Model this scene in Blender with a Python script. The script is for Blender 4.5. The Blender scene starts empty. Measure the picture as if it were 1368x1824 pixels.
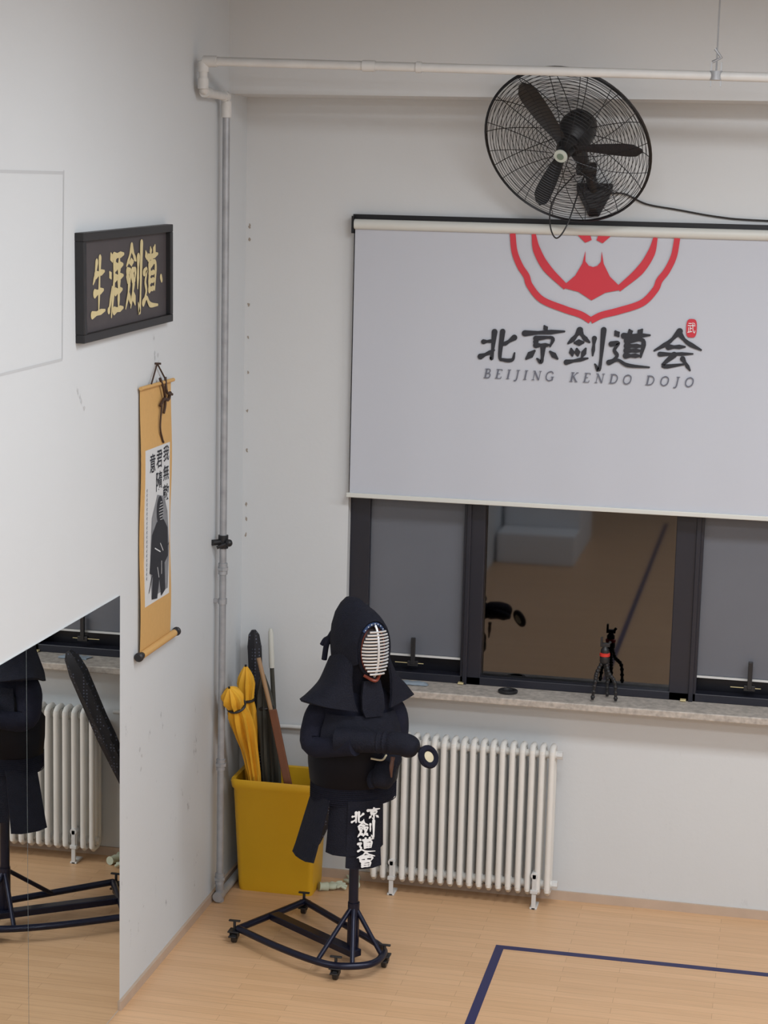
import bpy, bmesh, math, random
from mathutils import Vector, Matrix
random.seed(4)
S=bpy.context.scene; COL=S.collection
V=Vector
# ---------------------------------------------------------------- materials
def mat(name,col,rough=.6,metal=0.,var=0.,vscale=8.,bump=0.,bscale=60.,spec=.5,coat=0.):
    m=bpy.data.materials.new(name);m.use_nodes=True;nt=m.node_tree;b=nt.nodes['Principled BSDF']
    b.inputs['Base Color'].default_value=(*col,1);b.inputs['Roughness'].default_value=rough
    b.inputs['Metallic'].default_value=metal;b.inputs['Specular IOR Level'].default_value=spec
    b.inputs['Coat Weight'].default_value=coat
    tc=nt.nodes.new('ShaderNodeTexCoord')
    if var:
        n=nt.nodes.new('ShaderNodeTexNoise');n.inputs['Scale'].default_value=vscale;n.inputs['Detail'].default_value=4
        r=nt.nodes.new('ShaderNodeMix');r.data_type='RGBA'
        r.inputs['A'].default_value=(*[c*(1-var) for c in col],1);r.inputs['B'].default_value=(*[min(1,c*(1+var)) for c in col],1)
        nt.links.new(tc.outputs['Object'],n.inputs['Vector']);nt.links.new(n.outputs['Fac'],r.inputs['Factor']);nt.links.new(r.outputs['Result'],b.inputs['Base Color'])
    if bump:
        n2=nt.nodes.new('ShaderNodeTexNoise');n2.inputs['Scale'].default_value=bscale;bp=nt.nodes.new('ShaderNodeBump')
        bp.inputs['Strength'].default_value=bump;bp.inputs['Distance'].default_value=.01
        nt.links.new(tc.outputs['Object'],n2.inputs['Vector']);nt.links.new(n2.outputs['Fac'],bp.inputs['Height']);nt.links.new(bp.outputs['Normal'],b.inputs['Normal'])
    return m
def wallmat(name,col,scuff):
    m=mat(name,col,.75,bump=.06,bscale=40);nt=m.node_tree;b=nt.nodes['Principled BSDF']
    g=nt.nodes.new('ShaderNodeNewGeometry')
    n=nt.nodes.new('ShaderNodeTexNoise');n.inputs['Scale'].default_value=.9;n.inputs['Detail'].default_value=3
    nt.links.new(g.outputs['Position'],n.inputs['Vector'])
    mx=nt.nodes.new('ShaderNodeMix');mx.data_type='RGBA';mx.inputs['A'].default_value=(*[c*.95 for c in col],1);mx.inputs['B'].default_value=(*[c*1.04 for c in col],1)
    nt.links.new(n.outputs['Fac'],mx.inputs['Factor'])
    s=nt.nodes.new('ShaderNodeTexNoise');s.inputs['Scale'].default_value=8;s.inputs['Detail'].default_value=9;s.inputs['Roughness'].default_value=.78
    mp=nt.nodes.new('ShaderNodeMapping');mp.inputs['Scale'].default_value=(1,1,.6);nt.links.new(g.outputs['Position'],mp.inputs['Vector']);nt.links.new(mp.outputs['Vector'],s.inputs['Vector'])
    r=nt.nodes.new('ShaderNodeMapRange');r.inputs['From Min'].default_value=.61;r.inputs['From Max'].default_value=.66;nt.links.new(s.outputs['Fac'],r.inputs['Value'])
    sx=nt.nodes.new('ShaderNodeSeparateXYZ');nt.links.new(g.outputs['Position'],sx.inputs['Vector'])
    z=nt.nodes.new('ShaderNodeMapRange');z.inputs['From Min'].default_value=1.7;z.inputs['From Max'].default_value=1.2;nt.links.new(sx.outputs['Z'],z.inputs['Value'])
    mu=nt.nodes.new('ShaderNodeMath');mu.operation='MULTIPLY';nt.links.new(r.outputs['Result'],mu.inputs[0]);nt.links.new(z.outputs['Result'],mu.inputs[1])
    mu2=nt.nodes.new('ShaderNodeMath');mu2.operation='MULTIPLY';mu2.inputs[1].default_value=scuff;nt.links.new(mu.outputs[0],mu2.inputs[0])
    m2=nt.nodes.new('ShaderNodeMix');m2.data_type='RGBA';m2.inputs['B'].default_value=(.25,.26,.28,1)
    nt.links.new(mx.outputs['Result'],m2.inputs['A']);nt.links.new(mu2.outputs[0],m2.inputs['Factor']);nt.links.new(m2.outputs['Result'],b.inputs['Base Color'])
    return m
M_wall=wallmat('wall_paint',(.61,.63,.645),.10)
M_wallL=wallmat('wall_paint_scuffed',(.61,.64,.665),.75)
M_ceil=mat('ceiling_paint',(.5,.5,.5),.8)
def floormat():
    m=mat('wood_floor',(.6,.4,.22),.38);nt=m.node_tree;b=nt.nodes['Principled BSDF']
    g=nt.nodes.new('ShaderNodeNewGeometry')
    br=nt.nodes.new('ShaderNodeTexBrick');br.inputs['Scale'].default_value=1;br.inputs['Brick Width'].default_value=.75;br.inputs['Row Height'].default_value=.062
    br.inputs['Mortar Size'].default_value=.0012;br.inputs['Color1'].default_value=(.75,.47,.265,1);br.inputs['Color2'].default_value=(.69,.425,.232,1);br.inputs['Mortar'].default_value=(.50,.30,.16,1);br.offset=.37
    nt.links.new(g.outputs['Position'],br.inputs['Vector'])
    mp=nt.nodes.new('ShaderNodeMapping');mp.inputs['Scale'].default_value=(1.2,22,1);nt.links.new(g.outputs['Position'],mp.inputs['Vector'])
    n=nt.nodes.new('ShaderNodeTexNoise');n.inputs['Scale'].default_value=3;n.inputs['Detail'].default_value=6;nt.links.new(mp.outputs['Vector'],n.inputs['Vector'])
    mx=nt.nodes.new('ShaderNodeMix');mx.data_type='RGBA';mx.blend_type='MULTIPLY';mx.inputs['Factor'].default_value=.25
    nt.links.new(br.outputs['Color'],mx.inputs['A']);nt.links.new(n.outputs['Fac'],mx.inputs['B']);nt.links.new(mx.outputs['Result'],b.inputs['Base Color'])
    return m
M_floor=floormat()
M_base=mat('baseboard_wood',(.50,.38,.29),.6,var=.12)
M_line=mat('navy_tape',(.02,.022,.09),.5)
M_frame=mat('window_frame_black',(.012,.013,.022),.4)
M_glass=mat('night_glass_reflective',(.105,.108,.115),.03,1.)
M_pane=mat('glass_painted_reflection',(.125,.135,.16),.35,var=.12,vscale=2.)  # side panes: diffuse grey stands in for the wall's reflection
M_black=mat('black_plastic',(.012,.012,.014),.45)
M_blackm=mat('black_metal',(.010,.010,.012),.35,.3)
M_stone=mat('granite_sill',(.42,.38,.34),.55,var=.6,vscale=38)
M_white=mat('white_enamel',(.74,.73,.70),.4,var=.05,vscale=10)
M_pipe=mat('galvanised_pipe',(.36,.37,.39),.5,.35,var=.35,vscale=14)
M_pipew=mat('white_painted_pipe',(.62,.62,.61),.5,var=.12,vscale=9)
M_blind=mat('blind_fabric',(.50,.525,.585),.8)
M_blindbar=mat('blind_bar_cream',(.62,.63,.60),.45)
M_red=mat('print_red',(.56,.035,.055),.7)
M_ink=mat('print_black',(.02,.022,.03),.7)
M_grey=mat('print_grey',(.13,.14,.18),.7)
M_wht=mat('print_white',(.75,.76,.77),.7)
M_gold=mat('gold_leaf',(.66,.56,.30),.5,.1,var=.15,vscale=30)
M_panel=mat('dark_brown_silk',(.06,.052,.056),.6,var=.15,vscale=12)
M_tan=mat('scroll_silk_tan',(.60,.36,.13),.7,var=.06,vscale=40)
M_paper=mat('rice_paper',(.62,.64,.66),.8,var=.04)
M_wash=mat('ink_wash_grey',(.22,.23,.25),.8,var=.4,vscale=20)
M_mirror=mat('mirror_silver',(.80,.82,.81),.0,1.)
M_cord=mat('brown_cord',(.05,.025,.015),.7)
M_navy=mat('indigo_cotton',(.010,.011,.022),.85,var=.35,vscale=20,bump=.4,bscale=220,spec=.2)
M_navy2=mat('indigo_padded_cotton',(.007,.008,.016),.8,var=.3,vscale=25,bump=.5,bscale=160,spec=.25)
M_lacq=mat('black_lacquer',(.005,.005,.008),.5,spec=.12)
M_steel=mat('grille_steel',(.72,.74,.77),.35,.6)
M_lin=mat('grille_inside_dark',(.02,.010,.010),.6)
M_redl=mat('red_lacquer_rim',(.22,.04,.02),.4)
M_blue=mat('blue_trim_leather',(.02,.045,.12),.6)
M_cream=mat('cream_leather',(.62,.56,.40),.6)
M_brownl=mat('brown_leather',(.10,.045,.03),.6)
M_bluem=mat('dark_blue_steel_tube',(.008,.010,.028),.3,.4)
M_yel=mat('yellow_bin_plastic',(.66,.38,.012),.45,var=.05,vscale=4)
M_yelu=mat('yellow_umbrella_fabric',(.78,.42,.03),.6,var=.18,vscale=14)
M_olive=mat('olive_umbrella_fabric',(.045,.045,.036),.7,var=.3,vscale=10)
M_wood=mat('light_wood',(.36,.23,.13),.55,var=.2,vscale=12)
M_wood2=mat('red_brown_wood',(.16,.06,.03),.45,var=.2,vscale=12)
M_tipw=mat('pale_leather_tip',(.55,.56,.52),.6)
def dotmat():
    m=mat('black_dotted_cloth',(.01,.01,.014),.7);nt=m.node_tree;b=nt.nodes['Principled BSDF'];tc=nt.nodes.new('ShaderNodeTexCoord')
    v=nt.nodes.new('ShaderNodeTexVoronoi');v.inputs['Scale'].default_value=55;v.inputs['Randomness'].default_value=.1;nt.links.new(tc.outputs['Object'],v.inputs['Vector'])
    r=nt.nodes.new('ShaderNodeMapRange');r.inputs['From Min'].default_value=.28;r.inputs['From Max'].default_value=.2;nt.links.new(v.outputs['Distance'],r.inputs['Value'])
    x=nt.nodes.new('ShaderNodeMix');x.data_type='RGBA';x.inputs['A'].default_value=(.01,.01,.014,1);x.inputs['B'].default_value=(.09,.10,.15,1)
    nt.links.new(r.outputs['Result'],x.inputs['Factor']);nt.links.new(x.outputs['Result'],b.inputs['Base Color']);return m
M_dot=dotmat()
M_glove=mat('pale_green_cotton',(.50,.54,.42),.8,var=.15,vscale=20)
M_clear=mat('grey_blue_plastic_film',(.30,.36,.42),.4,var=.3,vscale=25)
M_redp=mat('red_plastic',(.55,.03,.02),.4)
M_bench=mat('white_bench_paint',(.75,.76,.78),.6)
M_badge=mat('fan_badge',(.50,.55,.50),.4)
M_green=mat('badge_green',(.16,.22,.17),.4)
M_mark=mat('plaster_mark',(.50,.52,.54),.85)
M_mark2=mat('plaster_chip_brown',(.33,.29,.25),.9)

# ---------------------------------------------------------------- builder
def crom(pts,n):
    P=[V(p) for p in pts]
    if len(P)<3: return [P[0].lerp(P[-1],i/n) for i in range(n+1)]
    out=[]
    for i in range(len(P)-1):
        p0=P[i-1] if i else P[0]*2-P[1];p1,p2=P[i],P[i+1];p3=P[i+2] if i+2<len(P) else P[-1]*2-P[-2]
        for k in range(n):
            t=k/n;out.append(.5*((2*p1)+(p2-p0)*t+(2*p0-5*p1+4*p2-p3)*t*t+(3*p1-p0-3*p2+p3)*t**3))
    out.append(P[-1]);return out
class B:
    def __init__(s,M=None): s.v=[];s.f=[];s.m=[];s.M=M or Matrix.Identity(4);s.mi=0;s.lz=0
    def add(s,vs,fs):
        o=len(s.v);s.v+=[s.M@V(p) for p in vs];s.f+=[tuple(i+o for i in f) for f in fs];s.m+=[s.mi]*len(fs)
        return s
    def box(s,a,b):
        x0,y0,z0=a;x1,y1,z1=b
        return s.add([(x0,y0,z0),(x1,y0,z0),(x1,y1,z0),(x0,y1,z0),(x0,y0,z1),(x1,y0,z1),(x1,y1,z1),(x0,y1,z1)],[(0,3,2,1),(4,5,6,7),(0,1,5,4),(1,2,6,5),(2,3,7,6),(3,0,4,7)])
    def loft(s,rings,caps=True,closed=True):
        n=len(rings[0]);vs=[p for r in rings for p in r];fs=[]
        for i in range(len(rings)-1):
            for j in range(n if closed else n-1):
                k=(j+1)%n;fs.append((i*n+j,i*n+k,(i+1)*n+k,(i+1)*n+j))
        if caps and closed: fs.append(tuple(range(n))[::-1]);fs.append(tuple(range((len(rings)-1)*n,len(rings)*n)))
        return s.add(vs,fs)
    def tube(s,pts,r,n=8,closed=False):
        P=[V(p) for p in pts];L=len(P);R=list(r) if isinstance(r,(list,tuple)) else [r]*L
        R=(R+[R[-1]]*L)[:L]
        T=[]
        for i in range(L):
            a=P[(i-1)%L] if (closed or i) else P[0];b=P[(i+1)%L] if (closed or i<L-1) else P[-1]
            t=b-a
            T.append(t.normalized() if t.length>1e-9 else V((0,0,1)))
        u=T[0].orthogonal().normalized();rings=[]
        for i in range(L):
            u=(u-T[i]*u.dot(T[i]));u=u.normalized() if u.length>1e-6 else T[i].orthogonal().normalized()
            w=T[i].cross(u)
            rings.append([P[i]+(u*math.cos(a)+w*math.sin(a))*R[i] for a in [2*math.pi*k/n for k in range(n)]])
        if closed: rings.append(rings[0]);return s.loft(rings,caps=False)
        return s.loft(rings)
    def cyl(s,a,b,r,n=16,r2=None): return s.tube([a,b],[r,r if r2 is None else r2],n)
    def sph(s,c,r,n=12,sc=(1,1,1)):
        c=V(c);rings=[]
        for i in range(1,n//2+3):
            a=math.pi*i/(n//2+3);rings.append([c+V((math.sin(a)*math.cos(t)*r*sc[0],math.sin(a)*math.sin(t)*r*sc[1],-math.cos(a)*r*sc[2])) for t in [2*math.pi*k/n for k in range(n)]])
        return s.loft(rings)
    def lathe(s,prof,a,axis=(0,0,1),n=24):
        ax=V(axis).normalized();u=ax.orthogonal().normalized();w=ax.cross(u);a=V(a)
        return s.loft([[a+ax*h+(u*math.cos(t)+w*math.sin(t))*r for t in [2*math.pi*k/n for k in range(n)]] for r,h in prof])
    def grid(s,G,thick=None):
        m=len(G);n=len(G[0]);vs=[V(p) for r in G for p in r]
        if thick is None:
            return s.add(vs,[(i*n+j,i*n+j+1,(i+1)*n+j+1,(i+1)*n+j) for i in range(m-1) for j in range(n-1)])
        N=[]
        for i in range(m):
            for j in range(n):
                du=V(G[i][min(j+1,n-1)])-V(G[i][max(j-1,0)]);dv=V(G[min(i+1,m-1)][j])-V(G[max(i-1,0)][j]);N.append(du.cross(dv).normalized())
        vs2=[p+q*thick for p,q in zip(vs,N)];o=m*n;fs=[]
        for i in range(m-1):
            for j in range(n-1):
                a,b,c,d=i*n+j,i*n+j+1,(i+1)*n+j+1,(i+1)*n+j;fs+=[(a,d,c,b),(a+o,b+o,c+o,d+o)]
        bd=[j for j in range(n)]+[i*n+n-1 for i in range(1,m)]+[(m-1)*n+j for j in range(n-2,-1,-1)]+[i*n for i in range(m-2,0,-1)]
        for k in range(len(bd)): a,b=bd[k],bd[(k+1)%len(bd)];fs.append((a,b,b+o,a+o))
        return s.add(vs+vs2,fs)
    def ribbon(s,pts,ws,n=6,caps=True):
        # flat brush stroke in local XY, every stroke laid a hair above the previous one
        s.lz+=1.6e-4
        P=crom([(p[0],p[1],0) for p in pts],n);L=len(P);m=len(ws)
        W=[]
        for i in range(L):
            t=i/(L-1)*(m-1);k=min(int(t),m-2);W.append(ws[k]+(ws[k+1]-ws[k])*(t-k))
        vs=[];lz=V((0,0,s.lz))
        for i in range(L):
            t=(P[min(i+1,L-1)]-P[max(i-1,0)]);t=t.normalized() if t.length>1e-9 else V((1,0,0));nn=V((-t.y,t.x,0))
            vs+=[P[i]+nn*W[i]/2+lz,P[i]-nn*W[i]/2+lz]
        if not caps: return s.add(vs,[(2*i,2*i+1,2*i+3,2*i+2) for i in range(L-1)])
        def cap(c,t,w,sg):
            nn=V((-t.y,t.x,0));return [c+lz+nn*(w/2*math.cos(a))+t*(sg*w/2*math.sin(a)) for a in [math.pi*k/6 for k in range(1,6)]]
        t0=(P[1]-P[0]).normalized();t1=(P[-1]-P[-2]).normalized();o=len(vs)
        c0=cap(P[0],t0,W[0],-1);c1=cap(P[-1],t1,W[-1],1)
        fs=[(2*i,2*i+1,2*i+3,2*i+2) for i in range(L-1)]
        fs.append(tuple([0]+list(range(o,o+5))+[1]));fs.append(tuple([2*(L-1)+1]+list(range(o+9,o+4,-1))+[2*(L-1)]))
        return s.add(vs+c0+c1,fs)
    def poly(s,pts): return s.add([(p[0],p[1],p[2] if len(p)>2 else 0) for p in pts],[tuple(range(len(pts)))])
    def done(s,name,mats,parent=None,smooth=True,bevel=0,label=None,cat=None,kind=None,recalc=True,group=None,angle=40):
        if not isinstance(mats,(list,tuple)): mats=[mats]
        lo=V((min(p.x for p in s.v),min(p.y for p in s.v),min(p.z for p in s.v)));hi=V((max(p.x for p in s.v),max(p.y for p in s.v),max(p.z for p in s.v)))
        o=V(((lo.x+hi.x)/2,(lo.y+hi.y)/2,lo.z))
        me=bpy.data.meshes.new(name);me.from_pydata([p-o for p in s.v],[],s.f)
        for m in mats: me.materials.append(m)
        me.polygons.foreach_set('material_index',s.m)
        if recalc:
            bm=bmesh.new();bm.from_mesh(me);bmesh.ops.recalc_face_normals(bm,faces=bm.faces);bm.to_mesh(me);bm.free()
        ob=bpy.data.objects.new(name,me);COL.objects.link(ob);ob.location=o
        if smooth:
            me.shade_smooth()
            try: me.set_sharp_from_angle(angle=math.radians(angle))
            except Exception: pass
        if bevel:
            md=ob.modifiers.new('b','BEVEL');md.width=bevel;md.segments=2;md.limit_method='ANGLE'
        par(ob,parent);tag(ob,label,cat,kind,group)
        return ob
WM={}
def par(ob,parent):
    WM[ob.name]=Matrix.Translation(ob.location)
    if parent is not None:
        ob.parent=parent;ob.matrix_parent_inverse=WM[parent.name].inverted()
def tag(ob,label=None,cat=None,kind=None,group=None):
    if label: ob['label']=label
    if cat: ob['category']=cat
    if kind: ob['kind']=kind
    if group: ob['group']=group
def thing(name,loc,label,cat,kind=None,group=None):
    e=bpy.data.objects.new(name,None);COL.objects.link(e);e.location=loc;e.empty_display_size=.1;WM[e.name]=Matrix.Translation(loc)
    tag(e,label,cat,kind,group);return e
def frame(O,ux,uy):
    ux,uy=V(ux).normalized(),V(uy).normalized();n=ux.cross(uy)
    return Matrix(((ux.x,uy.x,n.x,O[0]),(ux.y,uy.y,n.y,O[1]),(ux.z,uy.z,n.z,O[2]),(0,0,0,1)))
def text(name,body,m,O,ux,uy,w=None,h=None,parent=None,shear=0,offset=0,spacing=1.):
    c=bpy.data.curves.new('t','FONT');c.body=body;c.size=1;c.shear=shear;c.offset=offset;c.space_character=spacing;c.resolution_u=3
    o=bpy.data.objects.new('t',c);COL.objects.link(o);bpy.context.view_layer.update()
    me=bpy.data.meshes.new_from_object(o.evaluated_get(bpy.context.evaluated_depsgraph_get()))
    bpy.data.objects.remove(o)
    xs=[v.co.x for v in me.vertices];ys=[v.co.y for v in me.vertices]
    x0,x1,y0,y1=min(xs),max(xs),min(ys),max(ys);sx=(w/(x1-x0)) if w else None;sy=(h/(y1-y0)) if h else None
    sx=sx or sy;sy=sy or sx
    b=B(frame(O,ux,uy));b.add([((v.co.x-x0)*sx,(v.co.y-y0)*sy,0) for v in me.vertices],[tuple(p.vertices) for p in me.polygons])
    return b.done(name,m,parent,smooth=False,recalc=False)

# ---------------------------------------------------------------- brush glyphs
G={
'bei':[[(.05,.62),(.36,.66)],[(.34,.93),(.33,.2),(.30,.12)],[(.0,.17),(.2,.27),(.38,.38)],[(.92,.78),(.72,.62),(.58,.54)],[(.57,.95),(.56,.2),(.66,.1),(.92,.11),(.97,.32)]],
'jing':[[(.48,.99),(.55,.88)],[(.02,.78),(.98,.87)],[(.3,.68),(.32,.46)],[(.3,.66),(.7,.69),(.67,.46)],[(.32,.48),(.67,.5)],[(.5,.46),(.5,.06),(.38,.13)],[(.3,.33),(.12,.12)],[(.68,.33),(.88,.15)]],
'jian':[[(.3,.97),(.18,.78),(.03,.63)],[(.3,.95),(.42,.8),(.58,.68)],[(.2,.65),(.42,.67)],[(.12,.5),(.17,.33)],[(.27,.5),(.31,.34)],[(.5,.52),(.42,.3)],[(.03,.16),(.58,.28)],[(.7,.78),(.7,.35)],[(.92,1.0),(.91,.05),(.78,.14)]],
'dao':[[(.45,.97),(.5,.87)],[(.75,.99),(.67,.87)],[(.33,.82),(.95,.86)],[(.6,.82),(.55,.72)],[(.42,.7),(.42,.3)],[(.42,.7),(.8,.72),(.79,.3)],[(.43,.57),(.78,.58)],[(.43,.45),(.78,.46)],[(.43,.32),(.78,.33)],[(.12,.92),(.2,.81)],[(.05,.6),(.22,.63),(.14,.45),(.22,.3),(.04,.12)],[(.04,.13),(.25,.2),(.5,.08),(1.02,.05)]],
'hui':[[(.52,.99),(.3,.72),(-.02,.5)],[(.5,.95),(.72,.73),(1.06,.56)],[(.3,.6),(.68,.62)],[(.12,.42),(.88,.46)],[(.45,.42),(.22,.14),(.7,.2)],[(.66,.33),(.86,.06)]],
'huit':[[(.5,.98),(.3,.78),(.04,.66)],[(.5,.96),(.7,.8),(.96,.69)],[(.32,.74),(.68,.74)],[(.2,.62),(.22,.42)],[(.2,.62),(.8,.63),(.77,.42)],[(.22,.43),(.77,.44)],[(.5,.62),(.5,.44)],[(.3,.34),(.3,.04)],[(.3,.34),(.7,.34),(.7,.04)],[(.3,.2),(.7,.2)],[(.3,.06),(.7,.06)]],
'sheng':[[(.3,.92),(.2,.7),(.08,.58)],[(.25,.72),(.85,.76)],[(.52,.98),(.5,.08)],[(.2,.42),(.8,.46)],[(.05,.08),(.95,.12)]],
'ya':[[(.1,.92),(.2,.82)],[(.04,.66),(.14,.58)],[(.03,.12),(.1,.2),(.22,.45)],[(.3,.88),(.95,.9)],[(.34,.88),(.32,.45),(.2,.02)],[(.42,.73),(.9,.75)],[(.65,.84),(.65,.58)],[(.38,.57),(.93,.59)],[(.44,.37),(.88,.39)],[(.65,.52),(.65,.12)],[(.36,.1),(.96,.12)]],
'jiant':[[(.33,.98),(.18,.8),(.03,.7)],[(.33,.96),(.5,.82),(.62,.76)],[(.22,.74),(.44,.75)],[(.1,.62),(.12,.46)],[(.1,.62),(.27,.62),(.26,.46)],[(.12,.47),(.26,.47)],[(.4,.62),(.41,.46)],[(.4,.62),(.58,.63),(.56,.46)],[(.41,.47),(.56,.47)],[(.2,.42),(.14,.25),(.02,.08)],[(.2,.3),(.3,.15)],[(.48,.42),(.42,.25),(.33,.08)],[(.46,.3),(.6,.12)],[(.74,.8),(.74,.35)],[(.93,1.0),(.92,.02),(.8,.12)]],
}
def glyph(FMx,m,parent,key,x,y,w,h,sw,slant=0):
    b=B(FMx)
    for st in G[key]:
        L=sum(math.dist(st[i],st[i+1]) for i in range(len(st)-1))
        k=sw*random.uniform(.85,1.15)
        prof=[k*1.3,k*.7,k*.95,k*.4] if L>.3 else [k*.5,k*1.35,k*.5]
        b.ribbon([(x+w*(px+slant*(py-.5)),y+h*py) for px,py in st],prof,6)
    return b.done('brush_character',m,parent,smooth=False,recalc=False)
T_,t_=.17,.075
def stem(x,lo=True,hi=True):
    o=[([(x,.03),(x,.97)],T_)]
    if lo:o.append(([(x-.17,.03),(x+.17,.03)],t_))
    if hi:o.append(([(x-.17,.97),(x+.17,.97)],t_))
    return o
LET={'I':(.38,stem(.19)),
'B':(.70,stem(.2)+[([(.2,.97),(.5,.94),(.58,.76),(.48,.56),(.2,.53)],.11),([(.2,.53),(.56,.5),(.66,.27),(.55,.06),(.2,.03)],.12)]),
'E':(.68,stem(.2)+[([(.2,.97),(.62,.97)],t_),([(.62,.97),(.62,.8)],t_),([(.2,.52),(.48,.52)],t_),([(.2,.03),(.64,.03)],t_),([(.64,.03),(.66,.24)],t_)]),
'J':(.40,[([(.24,.97),(.24,.1),(.12,-.14),(-.04,-.12)],.14),([(.06,.97),(.42,.97)],t_)]),
'N':(.90,[([(.17,.03),(.17,.97)],t_),([(.15,.97),(.75,.03)],T_),([(.77,.0),(.77,.97)],t_),([(.02,.03),(.32,.03)],t_),([(0,.97),(.25,.97)],t_),([(.62,.97),(.9,.97)],t_)]),
'G':(.86,[([(.74,.76),(.6,.93),(.42,.98),(.14,.82),(.06,.5),(.14,.18),(.42,.02),(.72,.1)],.12),([(.74,.06),(.74,.42)],T_),([(.58,.42),(.88,.42)],t_)]),
'K':(.84,stem(.2)+[([(.2,.45),(.66,.97)],t_),([(.34,.58),(.74,.03)],T_),([(.56,.97),(.8,.97)],t_),([(.6,.03),(.88,.03)],t_)]),
'D':(.86,stem(.2)+[([(.2,.97),(.55,.93),(.78,.7),(.8,.4),(.62,.1),(.2,.03)],.12)]),
'O':(.86,[([(.43,.98),(.14,.82),(.06,.5),(.14,.18),(.43,.02),(.72,.18),(.80,.5),(.72,.82),(.43,.98)],.13)])}
def word(s,x0,x1,z,h,y,parent):
    ws=[LET[c][0]*h for c in s];gap=((x1-x0)-sum(ws))/(len(s)-1);x=x0
    for c,w in zip(s,ws):
        b=B(frame((0,y,0),(1,0,0),(0,0,1)))
        for pts,wd in LET[c][1]: b.ribbon([(x+(px+.18*py)*h,z+py*h) for px,py in pts],[wd*h,wd*h],4,caps=False)
        b.done('printed_letter',M_grey,parent,smooth=False,recalc=False);x+=w+gap

# ================================================================= ROOM
def room(name,boxes,m):
    b=B()
    for a,c in boxes: b.box(a,c)
    return b.done(name,m,smooth=False,kind='structure')
XR,YF,ZC=7.0,-14.0,5.6
WX0,WX1,WZ0,WZ1=.60,5.2,1.12,3.70
room('floor',[((-.2,YF-.2,-.1),(XR+.2,.3,0))],M_floor)
room('ceiling',[((-.2,YF-.2,ZC),(XR+.2,.3,ZC+.1))],M_ceil)
wl=room('wall_left',[((-.2,YF,0),(0,.3,ZC))],M_wallL)
room('wall_right',[((XR,YF,0),(XR+.2,.3,ZC))],M_wall)
room('wall_front',[((-.2,YF-.2,0),(XR+.2,YF,ZC))],M_wall)
wb=room('wall_back',[((0,0,0),(WX0,.3,ZC)),((WX1,0,0),(XR,.3,ZC)),((WX0,0,0),(WX1,.3,WZ0)),((WX0,0,WZ1),(WX1,.3,ZC))],M_wall)
room('trim_1',[((0,-.35,4.30),(XR,0,ZC))],M_wall)
b=B();b.box((WX0-.02,-.17,1.12),(WX1,.10,1.16));b.done('trim_2',M_stone,smooth=False,bevel=.006,kind='structure')
room('baseboard_left',[((0,-2.0,0),(.015,0,.045))],M_base)
room('baseboard_back',[((.015,-.015,0),(XR,0,.05))],M_base)
# old tape outline and plaster chips on the walls
b=B(frame((.0006,0,0),(0,1,0),(0,0,1)))
b.ribbon([(-4.2,3.85),(-2.65,3.86),],[.012,.012],3,False);b.ribbon([(-2.655,3.87),(-2.68,3.11)],[.012,.010],3,False);b.ribbon([(-4.2,3.09),(-2.68,3.11)],[.010,.012],3,False)
b.done('tape_residue',M_mark,wl,smooth=False,recalc=False)
for _ in range(14):
    y,z=random.choice([(-2.5,2.93),(-2.46,2.90),(-1.72,1.15),(-1.5,3.06),(-1.35,1.2)]);y+=random.uniform(-.05,.05);z+=random.uniform(-.08,.08)
    b=B(frame((.0009,0,0),(0,1,0),(0,0,1)));b.poly([(y+random.uniform(.004,.014)*math.cos(a),z+random.uniform(.004,.018)*math.sin(a)) for a in [2*math.pi*k/9 for k in range(9)]]);b.done('paint_chip',M_mark,wl,smooth=False,recalc=False)
for z in (3.62,3.55,3.2,3.02,2.83,2.62,2.4,2.1,2.02,1.93):
    b=B(frame((0,-.0008,0),(1,0,0),(0,0,1)));b.poly([(.022+random.uniform(.003,.010)*math.cos(a),z+random.uniform(.005,.016)*math.sin(a)) for a in [2*math.pi*k/9 for k in range(9)]]);b.done('paint_chip',M_mark2,wb,smooth=False,recalc=False)
# window
b=B();y0,y1=.06,.14
b.box((WX0,y0,1.16),(WX0+.11,y1,WZ1))
b.box((1.235,y0,1.16),(1.35,y1,WZ1));b.box((2.375,y0,1.16),(2.52,y1,WZ1));b.box((3.05,y0,1.16),(3.2,y1,WZ1))
b.box((4.9,y0,1.16),(WX1,y1,WZ1));b.box((WX0,y0,WZ1-.06),(WX1,y1,WZ1));b.box((WX0,y0,1.16),(WX1,y1,1.205))
b.box((1.25,y0-.015,1.16),(1.275,y0,WZ1-.06));b.box((2.48,y0-.015,1.16),(2.505,y0,WZ1-.06))
b.box((WX0,.2,1.16),(WX1,.22,WZ1))
wf=b.done('window_1',M_frame,smooth=False,bevel=.004,kind='structure')
b=B();b.box((1.35,.11,1.205),(2.375,.115,3.64));b.done('window_pane',M_glass,wf,smooth=False,label='dark glass pane reflecting the wooden floor')
for x0,x1 in ((.71,1.235),(2.52,3.05)):
    b=B();b.box((x0,.10,1.30),(x1,.105,3.64));b.done('window_pane',M_pane,wf,smooth=False,label='glass pane with painted grey wall reflection')
    b=B();b.box((x0,.085,1.288),(x1,.1,1.298));b.done('window_seal',M_pipew,wf,smooth=False)
    hx=.97 if x0<1 else 2.80
    b=B();b.box((hx-.012,.05,1.25),(hx+.012,.07,1.40));b.box((hx-.03,.055,1.24),(hx+.03,.08,1.27));b.done('window_handle',M_black,wf,smooth=False,bevel=.003)
    b=B();b.box((hx-.10,.06,1.255),(hx+.06,.064,1.258));b.done('handle_rail',M_gold,wf,smooth=False)
for x in (2.44,1.23):
    b=B();b.box((x,.03,1.165),(x+.03,.06,1.172));b.done('frame_clip',M_gold,wf,smooth=False)

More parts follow.
